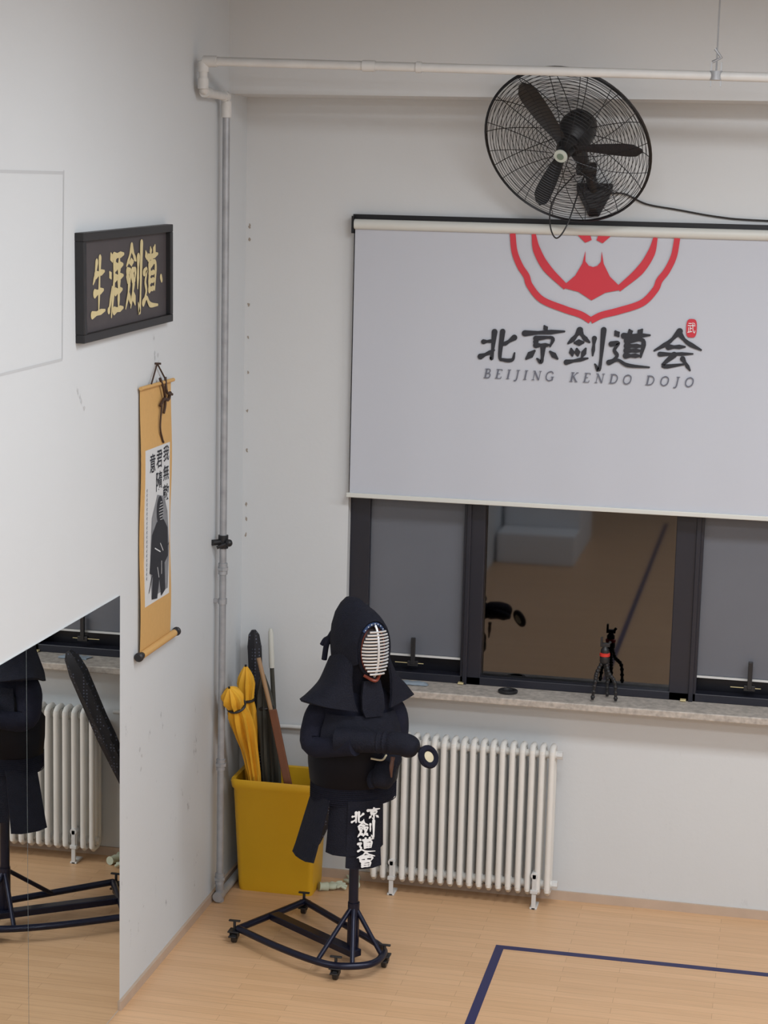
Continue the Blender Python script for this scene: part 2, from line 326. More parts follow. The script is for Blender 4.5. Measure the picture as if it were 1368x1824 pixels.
# court line
b=B();b.box((1.60,-12.5,0),(1.645,-.74,.0015));b.box((1.645,-.785,0),(6.6,-.74,.0015));b.done('floor_marking_line',M_line,smooth=False,label='navy blue court boundary tape on the wooden floor',cat='floor marking')
# bench reflected in the window glass
b=B();b.box((.03,-11.2,0),(.85,-9.4,.32));b.box((.03,-11.2,.32),(.85,-9.9,.62));b.box((.03,-11.2,.62),(.85,-10.4,.92));b.done('stepped_bench',M_bench,smooth=False,bevel=.01,label='white stepped wooden bench standing on the gym floor',cat='bench')

# ================================================================= BLIND
bl=thing('roller_blind',(1.72,-.06,2.18),'grey white roller blind printed with a red crest and black lettering','roller blind')
b=B();b.cyl((.615,-.055,3.648),(3.2,-.055,3.648),.027,20);b.done('blind_roller',M_blindbar,bl)
b=B();b.box((.60,-.07,3.60),(.612,-.0,3.69));b.box((.60,-.03,3.665),(3.2,-.0,3.70));b.done('bracket_and_painted_gap',M_blackm,bl,smooth=False)  # end bracket, plus a black strip standing in for the dark gap above the roller
b=B()
nx,nz=40,10
b.grid([[(.617+(3.2-.617)*j/nx,-.052+.0024*math.sin(j*.9)*(1-i/nz),2.205+(3.648-2.205)*i/nz) for j in range(nx+1)] for i in range(nz+1)]);b.done('blind_fabric',M_blind,bl)
b=B();b.box((.60,-.066,2.183),(3.2,-.040,2.208));b.done('blind_bottom_bar',M_blindbar,bl,smooth=False,bevel=.004)
YB=-.0600
BF=frame((0,YB,0),(1,0,0),(0,0,1));cx=1.885
b=B(BF)
for sg in (-1,1):
    b.ribbon([(cx+sg*.425,3.622),(cx+sg*.412,3.53),(cx+sg*.38,3.455),(cx+sg*.345,3.405),(cx+sg*.325,3.355),(cx+sg*.26,3.285),(cx+sg*.14,3.24),(cx+sg*.055,3.215),(cx,3.185)],[.030,.034,.034,.036,.034],8,caps=False)
b.done('crest_outline',M_red,bl,smooth=False,recalc=False,label='red scalloped crest outline print')
b=B(BF)
for sg in (-1,1):
    b.ribbon([(cx+sg*.315,3.622),(cx+sg*.295,3.54),(cx+sg*.24,3.45),(cx+sg*.135,3.352)],[.022,.040,.044,.03],8,caps=False)
b.lz+=2e-4;zz=b.lz
b.poly([(cx-.042,3.545,zz),(cx-.055,3.48,zz),(cx-.09,3.415,zz),(cx-.16,3.352,zz),(cx-.07,3.332,zz),(cx,3.290,zz),(cx+.07,3.332,zz),(cx+.16,3.352,zz),(cx+.09,3.415,zz),(cx+.055,3.48,zz),(cx+.042,3.545,zz),(cx+.04,3.49,zz),(cx+.022,3.468,zz),(cx,3.462,zz),(cx-.022,3.468,zz),(cx-.04,3.49,zz)])
for sg in (-1,1): b.poly([(cx+sg*.085,3.622),(cx+sg*.02,3.622),(cx+sg*.012,3.60),(cx+sg*.045,3.585)])
b.done('crest_emblem',M_red,bl,smooth=False,recalc=False,label='red bell shape with inner petals print')
for k,x,z,w,h in (('bei',1.315,2.945,.185,.175),('jing',1.535,2.95,.215,.20),('jian',1.765,2.93,.20,.21),('dao',1.985,2.945,.215,.205),('hui',2.225,2.935,.22,.215)):
    glyph(BF,M_ink,bl,k,x,z,w,h,.024,.06)
word('BEIJING',1.33,1.70,2.862,.050,YB,bl);word('KENDO',1.785,2.105,2.862,.050,YB,bl);word('DOJO',2.18,2.425,2.862,.050,YB,bl)
b=B(BF)
b.poly([(2.405+.027*math.copysign(abs(math.cos(a))**.6,math.cos(a)),3.165+.048*math.copysign(abs(math.sin(a))**.6,math.sin(a))) for a in [2*math.pi*k/24 for k in range(24)]]);b.done('seal_print',M_red,bl,smooth=False,recalc=False)
text('seal_character','武',M_wht,(2.385,YB-.002,3.14),(1,0,0),(0,0,1),w=.04,h=.055,parent=bl)

# ================================================================= PIPES
pp=thing('heating_pipe',(.05,-.53,0),'grey vertical heating pipe joined to a white pipe near the ceiling','pipe')
b=B();b.tube([(.05,-.53,.05),(.05,-.53,1.6),(.05,-.54,3.0),(.05,-.555,4.22)],.0185,14);b.done('vertical_pipe',M_pipe,pp)
b=B();b.tube([(.05,-.555,4.20),(.05,-.555,4.245),(.05,-.565,4.27),(.05,-.60,4.275),(.05,-.90,4.275),(.05,-.94,4.285),(.05,-.95,4.32),(.05,-.95,4.38),(.052,-.95,4.41),(.08,-.95,4.421),(2.73,-.95,4.374),(6.9,-.95,4.30)],.0215,14)
for p,q in (((.05,-.555,4.17),(.05,-.555,4.25)),((.05,-.60,4.275),(.05,-.56,4.275)),((.05,-.93,4.277),(.05,-.86,4.277)),((.05,-.95,4.29),(.05,-.95,4.34)),((.05,-.95,4.37),(.05,-.95,4.42)),((.05,-.95,4.42),(.12,-.95,4.42)),((.84,-.95,4.407),(.90,-.95,4.406)),((1.10,-.95,4.403),(1.125,-.95,4.402))):
    b.cyl(p,q,.027,14)
b.done('overhead_pipe',M_pipew,pp,label='white painted horizontal pipe')
b=B();b.cyl((2.50,-.95,4.36),(2.50,-.95,4.40),.03,12);b.tube([(2.50,-.95,4.40),(2.50,-.95,5.6)],.004,6);b.box((2.475,-.955,4.33),(2.48,-.945,4.44));b.box((2.52,-.955,4.33),(2.525,-.945,4.44));b.tube([(2.48,-.95,4.44),(2.52,-.95,4.46),(2.49,-.95,4.50)],.007,6);b.done('pipe_hanger',M_pipe,pp)
b=B();b.cyl((.05,-.53,1.95),(.05,-.53,2.02),.027,12);b.cyl((.05,-.53,1.985),(.005,-.58,1.985),.016,10);b.sph((.09,-.56,1.985),.02,10);b.tube([(.09,-.56,1.985),(.03,-.58,1.96)],.009,8);b.done('pipe_valve',M_black,pp)
for z in (1.84,.77,.13):
    b=B();b.cyl((.05,-.53,z-.03),(.05,-.53,z+.03),.0245,14);b.cyl((.05,-.53,z-.008),(.05,-.53,z+.008),.031,6);b.done('pipe_coupling',M_pipe,pp)
b=B();b.box((0,-.535,1.655),(.05,-.525,1.675));b.cyl((.05,-.53,1.65),(.05,-.53,1.68),.023,12);b.done('pipe_bracket',M_pipe,pp)
b=B();b.tube([(.05,-.53,.12),(.05,-.53,.06),(.05,-.51,.035),(.05,-.45,.03),(.05,-.02,.03)],.022,12);b.cyl((.05,-.50,.035),(.05,-.57,.035),.028,12);b.cyl((.05,-.53,0),(.05,-.53,.05),.024,12);b.done('pipe_elbow',M_pipe,pp)
b=B();b.tube([(.05,-.02,.0),(.05,-.02,.83),(.055,-.02,.85),(.3,-.025,.862),(.75,-.03,.865)],.012,10);b.done('branch_pipe',M_pipew,pp)

# ================================================================= RADIATOR
rd=thing('radiator',(1.32,-.12,0),'white cast iron column radiator below the window sill','radiator')
x0=.825;pitch=.0535
b=B();R=.0165
for yy in (-.052,0,.052): b.tube([(x0,-.125+yy,.11),(x0,-.125+yy,.87)],R,10)
P=[(x0,-.125-.052,.15),(x0,-.125-.05,.10),(x0,-.125-.03,.085),(x0,-.125+.03,.085),(x0,-.125+.05,.10),(x0,-.125+.052,.15)]
b.tube(P,R,10);b.tube([(p[0],p[1],.98-p[2]) for p in P],R,10)
for z in (.125,.855): b.cyl((x0-pitch/2,-.125,z),(x0+pitch/2,-.125,z),.021,12);b.cyl((x0-.016,-.125,z),(x0+.016,-.125,z),.03,12)
s0=b.done('radiator_section',M_white,rd)
for i in range(1,19):
    c=s0.copy();COL.objects.link(c);c.location=s0.location+V((pitch*i,0,0))
for x in (.93,1.72):
    b=B();b.box((x-.012,-.20,.0),(x+.012,-.185,.20));b.box((x-.02,-.20,.0),(x+.02,-.10,.012));b.cyl((x,-.20,.19),(x,-.14,.19),.02,12);b.box((x-.02,-.205,.09),(x+.02,-.18,.11));b.done('radiator_leg',M_pipew,rd,smooth=False,bevel=.003)
for z in (.125,.855):
    b=B();b.cyl((x0+pitch*18.4,-.125,z),(x0+pitch*18.4+.03,-.125,z),.024,8);b.done('end_plug',M_pipew,rd)

# ================================================================= FAN
fc=V((1.768,-.42,4.065));nv=V((-.207,-.826,-.524)).normalized();mv=V((.865,.096,-.492));mv=(mv-nv*mv.dot(nv)).normalized()
zb=-nv;bv=zb.cross(mv)
FM=Matrix(((mv.x,bv.x,zb.x,fc.x),(mv.y,bv.y,zb.y,fc.y),(mv.z,bv.z,zb.z,fc.z),(0,0,0,1)))
fan=thing('wall_fan',(1.873,0,3.8),'large black wall mounted oscillating fan with wire cage','fan')
RG=.430
def circ(b,rho,z,r,n=56): b.tube([(rho*math.cos(a),rho*math.sin(a),z) for a in [2*math.pi*k/n for k in range(n)]],r,5,closed=True)
zf=lambda q:-.012-.075*(1-(q/RG)**2)
zr=lambda q:.012+.13*(1-(q/RG)**2)**.75
b=B(FM)
for i in range(21): circ(b,.08+.335*i/20,zf(.08+.335*i/20),.0016)
for k in range(16):
    a=2*math.pi*k/16+.1;b.tube([(q*math.cos(a+.25*(1-q/RG)),q*math.sin(a+.25*(1-q/RG)),zf(q)+.002) for q in [.05+(RG-.05)*t/8 for t in range(9)]],.002,5)
b.done('front_guard',M_blackm,fan)
b=B(FM)
for i in range(15): circ(b,.12+.29*i/14,zr(.12+.29*i/14),.0016)
for k in range(14):
    a=2*math.pi*k/14;b.tube([(q*math.cos(a),q*math.sin(a),zr(q)-.002) for q in [.09+(RG-.09)*t/8 for t in range(9)]],.0022,5)
b.done('rear_guard',M_blackm,fan)
b=B(FM);circ(b,RG,0,.007,72);circ(b,RG-.004,-.012,.003,72);b.done('guard_rim',M_blackm,fan)
b=B(FM);b.lathe([(.028,-.088),(.034,-.095),(.034,-.103),(.0,-.106)],(0,0,0));bd=b.done('hub_badge',M_badge,fan,label='pale badge on the fan cage')
b=B(FM);b.lathe([(.014,-.1055),(.018,-.1062),(.0,-.107)],(0,0,0));b.done('badge_emblem',M_green,bd)
for ang in (-153,-33,87):
    a=math.radians(ang);rad=V((math.cos(a),math.sin(a),0));tn=V((-math.sin(a),math.cos(a),0));gr=[]
    for i in range(11):
        t=i/10;q=.04+.35*t;w=(.024+.024*math.sin(min(1,t*1.35)*math.pi/2))*(1 if t<.8 else math.sqrt(max(.05,1-((t-.8)/.21)**2)));tw=math.radians(34-16*t)
        gr.append([rad*q+(tn*math.cos(tw)+V((0,0,1))*math.sin(tw))*(w*s_) +V((0,0,.006*(1-s_*s_)-.01)) for s_ in (-1,-.5,0,.5,1)])
    b=B(FM);b.grid(gr,.004);b.done('fan_blade',M_black,fan)
b=B(FM);b.lathe([(.0,-.07),(.035,-.065),(.045,-.04),(.045,.03)],(0,0,0));b.done('blade_hub',M_black,fan)
b=B(FM);b.lathe([(.05,.03),(.080,.06),(.092,.08),(.096,.17),(.085,.22),(.05,.245),(0,.25)],(0,0,0),n=28);b.done('motor_housing',M_black,fan)
mp_=FM@V((0,0,.15));b=B()
b.tube([mp_,mp_+V((.01,.0,-.10)),(1.83,-.16,3.98),(1.86,-.12,3.92),(1.873,-.06,3.86)],[.05,.045,.03,.028,.03],12)
b.tube([(1.80,-.17,3.96),(1.88,-.13,3.96)],.035,12)
b.done('swivel_arm',M_black,fan)
b=B()
P=[(1.78,3.89),(1.965,3.89),(1.965,3.85),(1.90,3.72),(1.85,3.72),(1.78,3.85)]
b.loft([[(x,-.0,z) for x,z in P],[(x,-.03,z) for x,z in P],[(1.873+(x-1.873)*.6,-.08,3.81+(z-3.81)*.6) for x,z in P]]);b.done('wall_mount',M_black,fan,smooth=False,bevel=.004)
b=B();b.tube(crom([(1.90,-.03,3.83),(2.02,-.02,3.84),(2.14,-.012,3.79),(2.3,-.012,3.765),(2.5,-.012,3.735),(2.7,-.012,3.722),(3.3,-.012,3.715)],8),.005,6)
b.done('power_cable',M_black,fan)
b=B();b.tube(crom([(1.80,-.30,3.93),(1.70,-.34,3.80),(1.69,-.36,3.68),(1.725,-.36,3.61),(1.775,-.34,3.68),(1.82,-.25,3.86),(1.84,-.16,3.95)],8),.004,6);b.done('pull_cord',M_black,fan)

# ================================================================= LEFT WALL : mirror, picture, scroll
for y0,y1 in ((-3.088,-2.0),(-4.3,-3.092)):
    b=B();b.box((0,y0,.012),(.006,y1,1.99));b.done('wall_mirror',M_mirror,smooth=False,label='tall frameless wall mirror panel reaching down to the floor',cat='mirror',group='mirror panels on the wall')
rt=math.radians(1.2)
FO=V((.0,-2.53,3.165));ux=V((0,math.cos(rt),math.sin(rt)));uz=V((0,-math.sin(rt),math.cos(rt)))
pf=thing('framed_calligraphy',(.02,-1.95,3.17),'black framed gold calligraphy on dark silk hanging on the wall','picture frame')
FF=frame(FO,ux,uz);W_,H_=1.17,.455
b=B(FF);t=.035
for a,c in (((0,0,0),(W_,t,.04)),((0,H_-t,0),(W_,H_,.04)),((0,t,0),(t,H_-t,.04)),((W_-t,t,0),(W_,H_-t,.04))): b.box(a,c)
b.done('picture_moulding',M_black,pf,smooth=False,bevel=.003)
b=B(FF);b.box((t,t,.004),(W_-t,H_-t,.016));b.done('silk_panel',M_panel,pf,smooth=False)
CF=frame(FO+V((.018,0,0)),ux,uz)
for k,x,y,w,h in (('sheng',.15,.085,.17,.26),('ya',.355,.075,.19,.30),('jiant',.57,.08,.21,.30),('dao',.80,.075,.21,.29)): glyph(CF,M_gold,pf,k,x,y,w,h,.029,.12)
b=B(CF);b.ribbon([(1.055,.215),(1.065,.20)],[.03,.025],4);b.done('gold_dot',M_gold,pf,smooth=False,recalc=False)
# scroll
sc=thing('hanging_scroll',(.02,-1.5,1.63),'tan silk hanging scroll with ink painting and vertical calligraphy','hanging scroll')
b=B();b.grid([[(.012+.004*math.sin(i*.7),-1.745+.445*j/6,1.66+1.245*i/16) for j in range(7)] for i in range(17)],.002);b.done('scroll_silk',M_tan,sc)
b=B();b.cyl((.018,-1.76,2.905),(.018,-1.285,2.905),.009,10);b.done('top_rod',M_tan,sc)
b=B();b.cyl((.024,-1.75,1.655),(.024,-1.27,1.655),.018,14);b.done('bottom_rod',M_tan,sc)
for s_,y in ((-1,-1.75),(1,-1.27)):
    b=B();b.lathe([(.016,0),(.018,.015),(.017,.03),(.022,.034),(.022,.045),(.014,.052)],(.024,y,1.655),(0,s_,0),n=14);b.done('rod_knob',M_black,sc)
b=B();b.box((.012,-1.69,1.87),(.0185,-1.335,2.61));b.done('rice_paper',M_paper,sc,smooth=False)
b=B();b.tube([(.02,-1.62,2.91),(.012,-1.51,3.0),(.02,-1.40,2.91)],.004,6);b.cyl((0,-1.51,3.0),(.03,-1.51,3.0),.005,8)
b.tube(crom([(.022,-1.50,2.93),(.03,-1.46,2.87),(.022,-1.42,2.80),(.022,-1.44,2.76)],6),.007,6);b.tube(crom([(.022,-1.42,2.93),(.03,-1.42,2.86),(.03,-1.34,2.84)],6),.007,6);b.tube(crom([(.022,-1.47,2.80),(.025,-1.50,2.70),(.022,-1.46,2.64),(.022,-1.44,2.62)],6),.005,6)
b.tube(crom([(.024,-1.50,2.80),(.03,-1.46,2.83),(.03,-1.40,2.82),(.024,-1.35,2.85)],6),.008,6)
b.done('hanging_cord',M_cord,sc)
XS=.0195
for ch,y,z,w,h in (('我',-1.435,2.525,.085,.075),('無',-1.435,2.432,.085,.075),('敵',-1.435,2.335,.088,.08),('君',-1.535,2.505,.085,.085),('隨',-1.54,2.395,.09,.095),('意',-1.63,2.495,.08,.09)):
    text('brush_character',ch,M_ink,(XS,y,z),(0,1,0),(0,0,1),w=w,h=h,parent=sc,offset=.016)
b=B(frame((XS,0,0),(0,1,0),(0,0,1)))
for i in range(20):
    z=2.42-.022*i;b.ribbon([(-1.675,z),(-1.665,z+.006)],[.004,.004],2);b.ribbon([(-1.67,z+.008),(-1.668,z-.006)],[.003,.004],2)
    b.lz=0
b.done('small_lettering',M_grey,sc,smooth=False,recalc=False)
b=B(frame((XS+.0004,0,0),(0,1,0),(0,0,1)))
E=lambda cx_,cy_,rx,ry:[(cx_+rx*math.cos(a),cy_+ry*math.sin(a)) for a in [2*math.pi*k/20 for k in range(20)]]
b.poly([(-1.60,1.90),(-1.36,1.90),(-1.34,2.1),(-1.37,2.28),(-1.42,2.36),(-1.52,2.38),(-1.60,2.28),(-1.62,2.1)]);b.done('painting_wash',M_wash,sc,smooth=False,recalc=False)
b=B(frame((XS+.001,0,0),(0,1,0),(0,0,1)))
b.poly([(*p,0) for p in E(-1.485,2.30,.048,.07)]);b.poly([(p[0],p[1],.0003) for p in [(-1.60,2.20),(-1.53,2.25),(-1.43,2.25),(-1.37,2.20),(-1.36,2.06),(-1.42,2.03),(-1.43,2.10),(-1.55,2.10),(-1.57,2.0),(-1.63,2.02)]])
b.poly([(p[0],p[1],.0006) for p in [(-1.57,2.12),(-1.42,2.12),(-1.40,1.90),(-1.46,1.88),(-1.49,1.97),(-1.52,1.88),(-1.60,1.89)]])
b.lz=.0008;b.ribbon([(-1.64,1.93),(-1.57,2.02),(-1.35,2.12)],[.006,.009,.006],4)
b.done('ink_figure',M_ink,sc,smooth=False,recalc=False)
HF=frame((XS+.0024,0,0),(0,1,0),(0,0,1))
for i in range(7):
    w=.030*math.sin(math.pi*(i+1)/8);b=B(HF);b.ribbon([(-1.47-w,2.255+.014*i),(-1.47+w,2.255+.014*i)],[.003,.003],2);b.done('painting_highlight',M_paper,sc,smooth=False,recalc=False)
for p,q in (((-1.56,2.13),(-1.48,2.10)),((-1.48,2.14),(-1.44,2.10)),((-1.52,2.03),(-1.50,1.98)),((-1.46,2.05),(-1.46,1.99))):
    b=B(HF);b.ribbon([p,q],[.006,.006],2);b.done('painting_highlight',M_paper,sc,smooth=False,recalc=False)

# ================================================================= BIN and contents
bn=thing('storage_bin',(.29,-.22,0),'square yellow plastic bin holding umbrellas and wooden swords','bin')
def rr(x0,x1,y0,y1,z,r=.03,k=4):
    P=[]
    for cx_,cy_,a0 in ((x1-r,y1-r,0),(x0+r,y1-r,90),(x0+r,y0+r,180),(x1-r,y0+r,270)):
        for i in range(k+1): a=math.radians(a0+90*i/k);P.append((cx_+r*math.cos(a),cy_+r*math.sin(a),z))
    return P
b=B();o=[rr(.10,.515,-.335,-.10,0),rr(.095,.52,-.34,-.095,.03),rr(.070,.53,-.37,-.055,.585),rr(.062,.537,-.378,-.047,.595),rr(.056,.543,-.384,-.041,.635),rr(.060,.539,-.38,-.045,.645),rr(.078,.522,-.363,-.062,.64),rr(.115,.50,-.325,-.11,.02)]
b.loft(o);b.done('bin_body',M_yel,bn)
def pleat(b,pts,prof,n=24,dep=.25,twist=.8):
    P=crom(pts,10) if len(pts)>2 else [V(pts[0]),V(pts[1])]
    def at(t):
        q=min(t,.9999)*(len(P)-1);k=int(q);return P[k].lerp(P[k+1],q-k),(P[k+1]-P[k]).normalized()
    u0=None;R=[]
    for t,r in prof:
        c,ax=at(t);u0=(u0-ax*u0.dot(ax)).normalized() if u0 else ax.orthogonal().normalized();w=ax.cross(u0)
        R.append([c+(u0*math.cos(a)+w*math.sin(a))*r*(1-dep*(k%3==0)+.12*math.sin(k*2.3+t*5)) for k,a in enumerate([2*math.pi*k/n+t*twist for k in range(n)])])
    b.loft(R);return at
GR='items standing in the yellow bin'
def umb(pts,r,mt,label,loose=False):
    pts=[V(p) for p in pts];A=pts[0];th=thing('folded_umbrella',A,label,'umbrella',group=GR)
    prof=[(.15,r*.4),(.35,r*.75),(.5,r*.95),(.6,r),(.7,r*1.0),(.8,r*1.05),(.88,r*.85),(.94,r*.45),(.97,r*.25)]
    if loose: prof=[(.15,r*.4),(.35,r*.6),(.5,r*.78),(.60,r*1.0),(.68,r*1.1),(.76,r*1.1),(.82,r*.82),(.86,r*.95),(.90,r*1.12),(.935,r*.95),(.965,r*.6),(.99,r*.22)]
    b=B();at=pleat(b,pts,prof,n=24,dep=.35,twist=1.6);b.done('canopy',mt,th)
    b=B();b.tube([at(0)[0],at(.08)[0],at(.16)[0]],.008,8);b.done('handle',M_blackm,th)
    b=B();b.tube([at(.96)[0],at(.999)[0]],.006,8);b.done('ferrule',M_blackm,th)
    q,ax=at(.82);u=ax.orthogonal().normalized();w=ax.cross(u)
    b=B();b.tube([q+(u*math.cos(a)+w*math.sin(a))*r*.86 for a in [2*math.pi*k/20 for k in range(20)]],.008,6,closed=True);b.done('strap',M_black,th)
umb([(.22,-.26,.03),(.175,-.30,.64),(.145,-.45,.98),(.110,-.60,1.22)],.055,M_yelu,'folded yellow umbrella with a black strap',loose=True)
umb([(.15,-.17,.03),(.13,-.22,.7),(.115,-.30,1.27)],.044,M_yelu,'second folded yellow umbrella standing behind the first',loose=True)
umb([(.32,-.25,.03),(.190,-.23,1.24)],.050,M_olive,'folded dark olive umbrella')
b=B();pleat(b,[(.19,-.13,.03),(.105,-.11,1.42)],[(.0,.03),(.3,.034),(.75,.038),(.93,.04),(.98,.03),(1,.012)],n=18,dep=.1);b.done('sword_bag',M_dot,label='black dotted cloth sword bag',cat='sword bag',group=GR)
b=B();pleat(b,[(.40,-.18,.05),(.92,-.29,1.27)],[(.0,.03),(.3,.038),(.6,.05),(.9,.052),(.97,.04),(1,.015)],n=18,dep=.1);b.done('sword_bag',M_dot,label='black dotted cloth sword bag leaning far out of the bin',cat='sword bag',group=GR)
sh=thing('bamboo_sword',(.30,-.13,.03),'bamboo practice sword with pale leather tip','practice sword',group=GR)
b=B();b.tube([(.30,-.13,.03),(.215,-.13,1.25)],.012,10);b.done('bamboo_blade',M_olive,sh)
b=B();b.tube([(.217,-.13,1.22),(.208,-.13,1.42),(.207,-.13,1.44)],[.016,.014,.008],10);b.done('leather_tip',M_tipw,sh)
b=B();b.tube([(.45,-.31,.30),(.185,-.29,1.31)],.012,10);b.done('wooden_stick',M_wood,label='light brown wooden stick leaning in the bin',cat='stick',group=GR)
b=B()
A=V((.44,-.335,.35));T=V((.28,-.335,1.04));d=(T-A).normalized();w=d.cross(V((0,1,0))).normalized()*.022;hh=V((0,.009,0))
b.loft([[p-w-hh,p+w-hh,p+w+hh,p-w+hh] for p in (A,A.lerp(T,.5)+w*.1,T)]);b.done('wooden_sword',M_wood2,smooth=False,bevel=.005,label='red brown wooden sword leaning in the bin',cat='wooden sword',group=GR)
def workglove(x,y,rot,label):
    Mx=Matrix.Translation((x,y,0))@Matrix.Rotation(rot,4,'Z');g=thing('work_glove',(x,y,0),label,'glove',group='gloves on the floor')
    b=B(Mx);b.sph((0,0,.022),.034,12,(1.1,.9,.55));b.tube([(-.025,0,.022),(-.06,0,.024),(-.075,.0,.026)],[.026,.022,.025],12)
    for i,(yy,L) in enumerate(((-.024,.04),(-.009,.052),(.008,.05),(.022,.036))): b.tube([(.022,yy,.022),(.042,yy*1.2,.03),(.028+L,yy*1.5,.013+.005*i)],[.010,.009,.008],8)
    b.tube([(-.01,.026,.022),(.01,.046,.022),(.028,.052,.016)],[.011,.010,.008],8);b.done('glove_body',M_glove,g)
workglove(.60,-.20,.5,'pale green cotton work glove lying by the radiator')
workglove(.70,-.09,1.9,'crumpled pale green work glove near the bin')

# ================================================================= SILL OBJECTS
tp=thing('flexible_tripod',(2.04,-.07,1.16),'small black flexible tripod with red ring on the window sill','tripod')
c=V((2.035,-.06,1.385))
for ex,ey,kx in ((1.99,-.10,-.04),(2.10,-.09,.03),(2.05,-.005,.01)):
    b=B();P=crom([c+V((kx*.25,0,-.01)),c+V((kx*.9,(ey+.06)*.4,-.07)),V((ex-kx*.1,ey,1.27)),V((ex+kx*.2,ey,1.17))],7)
    b.tube(P,.008,8)
    for p in P[::2]: b.sph(p,.0115,8)
    b.done('tripod_leg',M_black,tp)
b=B();b.lathe([(.02,-.02),(.026,-.01),(.026,.015),(.02,.02)],c);b.lathe([(.018,.03),(.022,.036),(.022,.055),(.014,.065),(.012,.075)],c);b.box(c+V((-.025,-.01,.07)),c+V((.025,.012,.09)));b.box(c+V((-.025,-.012,.07)),c+V((-.014,.012,.12)));b.tube([c+V((.015,0,.08)),c+V((.028,0,.10))],.008,8);b.done('tripod_head',M_black,tp,bevel=.002)
b=B();b.lathe([(.021,.016),(.028,.02),(.028,.034),(.021,.038)],c);b.done('ring',M_redp,tp,label='red locking ring')
b=B();b.lathe([(.035,0),(.052,0),(.054,.012),(.050,.016),(.036,.016),(.034,.008),(.0,.008)],(1.52,-.05,1.16),n=28);b.done('black_tray',M_black,label='round black shallow tray lying on the stone sill',cat='tray')
b=B();g=[]
for i in range(9):
    g.append([(.90+.17*i/8+.01*math.sin(j),-.06+.075*j/5,1.164+.012*abs(math.sin(i*1.3+j*1.7))*(1 if 0<i<8 and 0<j<5 else .2)) for j in range(6)])
b.grid(g,.002);b.done('plastic_bag',M_clear,label='flat grey blue plastic bag lying on the sill',cat='plastic bag')

# ================================================================= KENDO ARMOUR ON STAND
O=V((.93,-1.16,0))
DM=Matrix.Translation(O+V((-.01,0,0)))@Matrix.Rotation(math.radians(30),4,'Z')
HM=Matrix.Translation(O+V((-.005,0,0)))@Matrix.Rotation(math.radians(41),4,'Z')
kd=thing('kendo_armor_mannequin',O,'dark indigo kendo armor displayed on a wheeled blue steel stand','armor mannequin')
def ell(a,b_,z,y=0,n=28,x=0): return [(x+a*math.cos(t),y+b_*math.sin(t),z) for t in [2*math.pi*k/n for k in range(n)]]
b=B(DM);b.loft([ell(*q) for q in ((.17,.13,.86),(.18,.135,1.0),(.20,.14,1.14),(.215,.145,1.26),(.205,.13,1.34),(.15,.10,1.41),(.07,.07,1.46))])
for sx,E_,H_2 in ((-1,(-.225,-.07,1.16),(-.08,-.27,1.21)),(1,(.198,-.05,1.14),(.12,-.17,1.08))):
    P=crom([(sx*.15,0,1.35),(sx*.20,-.01,1.26),E_,H_2],6);n_=len(P)
    b.tube(P,[.066+(.008*math.sin(i/n_*6)) -.012*i/n_ for i in range(n_)],14)
jk=b.done('padded_jacket',M_navy,kd)
# chest plate
b=B(DM);g=[]
for i,(z,a,bb) in enumerate(((.955,.205,.165),(.965,.212,.175),(1.05,.222,.185),(1.15,.226,.185),(1.24,.215,.172),(1.31,.185,.15))):
    rngd=118 if i<4 else (95 if i==4 else 60)
    g.append([(a*math.sin(math.radians(t)),-bb*math.cos(math.radians(t)),z) for t in [-rngd+2*rngd*k/26 for k in range(27)]])
b.grid(g,.008);cp=b.done('chest_plate',M_lacq,kd,label='black lacquered chest plate')
b=B(DM);b.grid([[((a)*math.sin(math.radians(t)),-bb*math.cos(math.radians(t)),z) for t in [-60+120*k/14 for k in range(15)]] for z,a,bb in ((1.19,.232,.196),(1.25,.222,.186),(1.32,.19,.158))],.012);b.done('chest_panel',M_navy2,cp)
# waist guard
b=B(DM);b.loft([ell(*q) for q in ((.205,.165,.865),(.215,.172,.885),(.212,.17,.955),(.20,.16,.965))]);wg=b.done('waist_guard',M_navy2,kd)
def flap(ang,w,h,r0,tilt,z0,off=0):
    a=math.radians(ang);out_=V((math.sin(a),-math.cos(a),0));tan=V((math.cos(a),math.sin(a),0));g=[]
    for i in range(7):
        t=i/6;ww=w*(.90+.14*t)
        g.append([out_*(r0+off+math.sin(tilt)*h*t-.012*abs(s_)**2)+tan*(ww*s_/2)+V((0,0,z0-math.cos(tilt)*h*t+(.008 if abs(s_)==1 and i==6 else 0))) for s_ in (-1,-.5,0,.5,1)])
    return g
for ang,w,h,off,tl in ((30,.13,.27,-.03,.0),(-34,.15,.275,-.012,.10),(62,.12,.27,-.06,.0),(-76,.185,.32,.0,.30),(0,.175,.338,.012,.06)):
    r0=.17+.035*abs(math.sin(math.radians(ang)))
    b=B(DM);b.grid(flap(ang,w,h,r0,tl,.90,off),.014);b.done('waist_flap',M_navy2,wg)
b=B(DM)
for k in range(9): b.tube([V(p)*1.0 for p in ell(.2165,.1735,.872+.01*k,0,28)],.0022,4,closed=True)
b.done('belt_stitching',M_navy,wg)
tl=.06
Rm=DM.to_3x3();fo=DM@V((-.0825,-(.17+.012+.018),.90));fu=Rm@V((1,0,0));fd=Rm@V((0,math.sin(tl),math.cos(tl)))
NF=frame(fo+Rm@V((0,-.006,0)),fu,fd)
for k,x,y,w,h in (('bei',.012,-.10,.062,.058),('jing',.092,-.085,.062,.058),('jiant',.04,-.172,.088,.080),('dao',.04,-.247,.088,.076),('huit',.035,-.320,.098,.075)): glyph(NF,M_wht,wg,k,x,y,w,h,.0105)
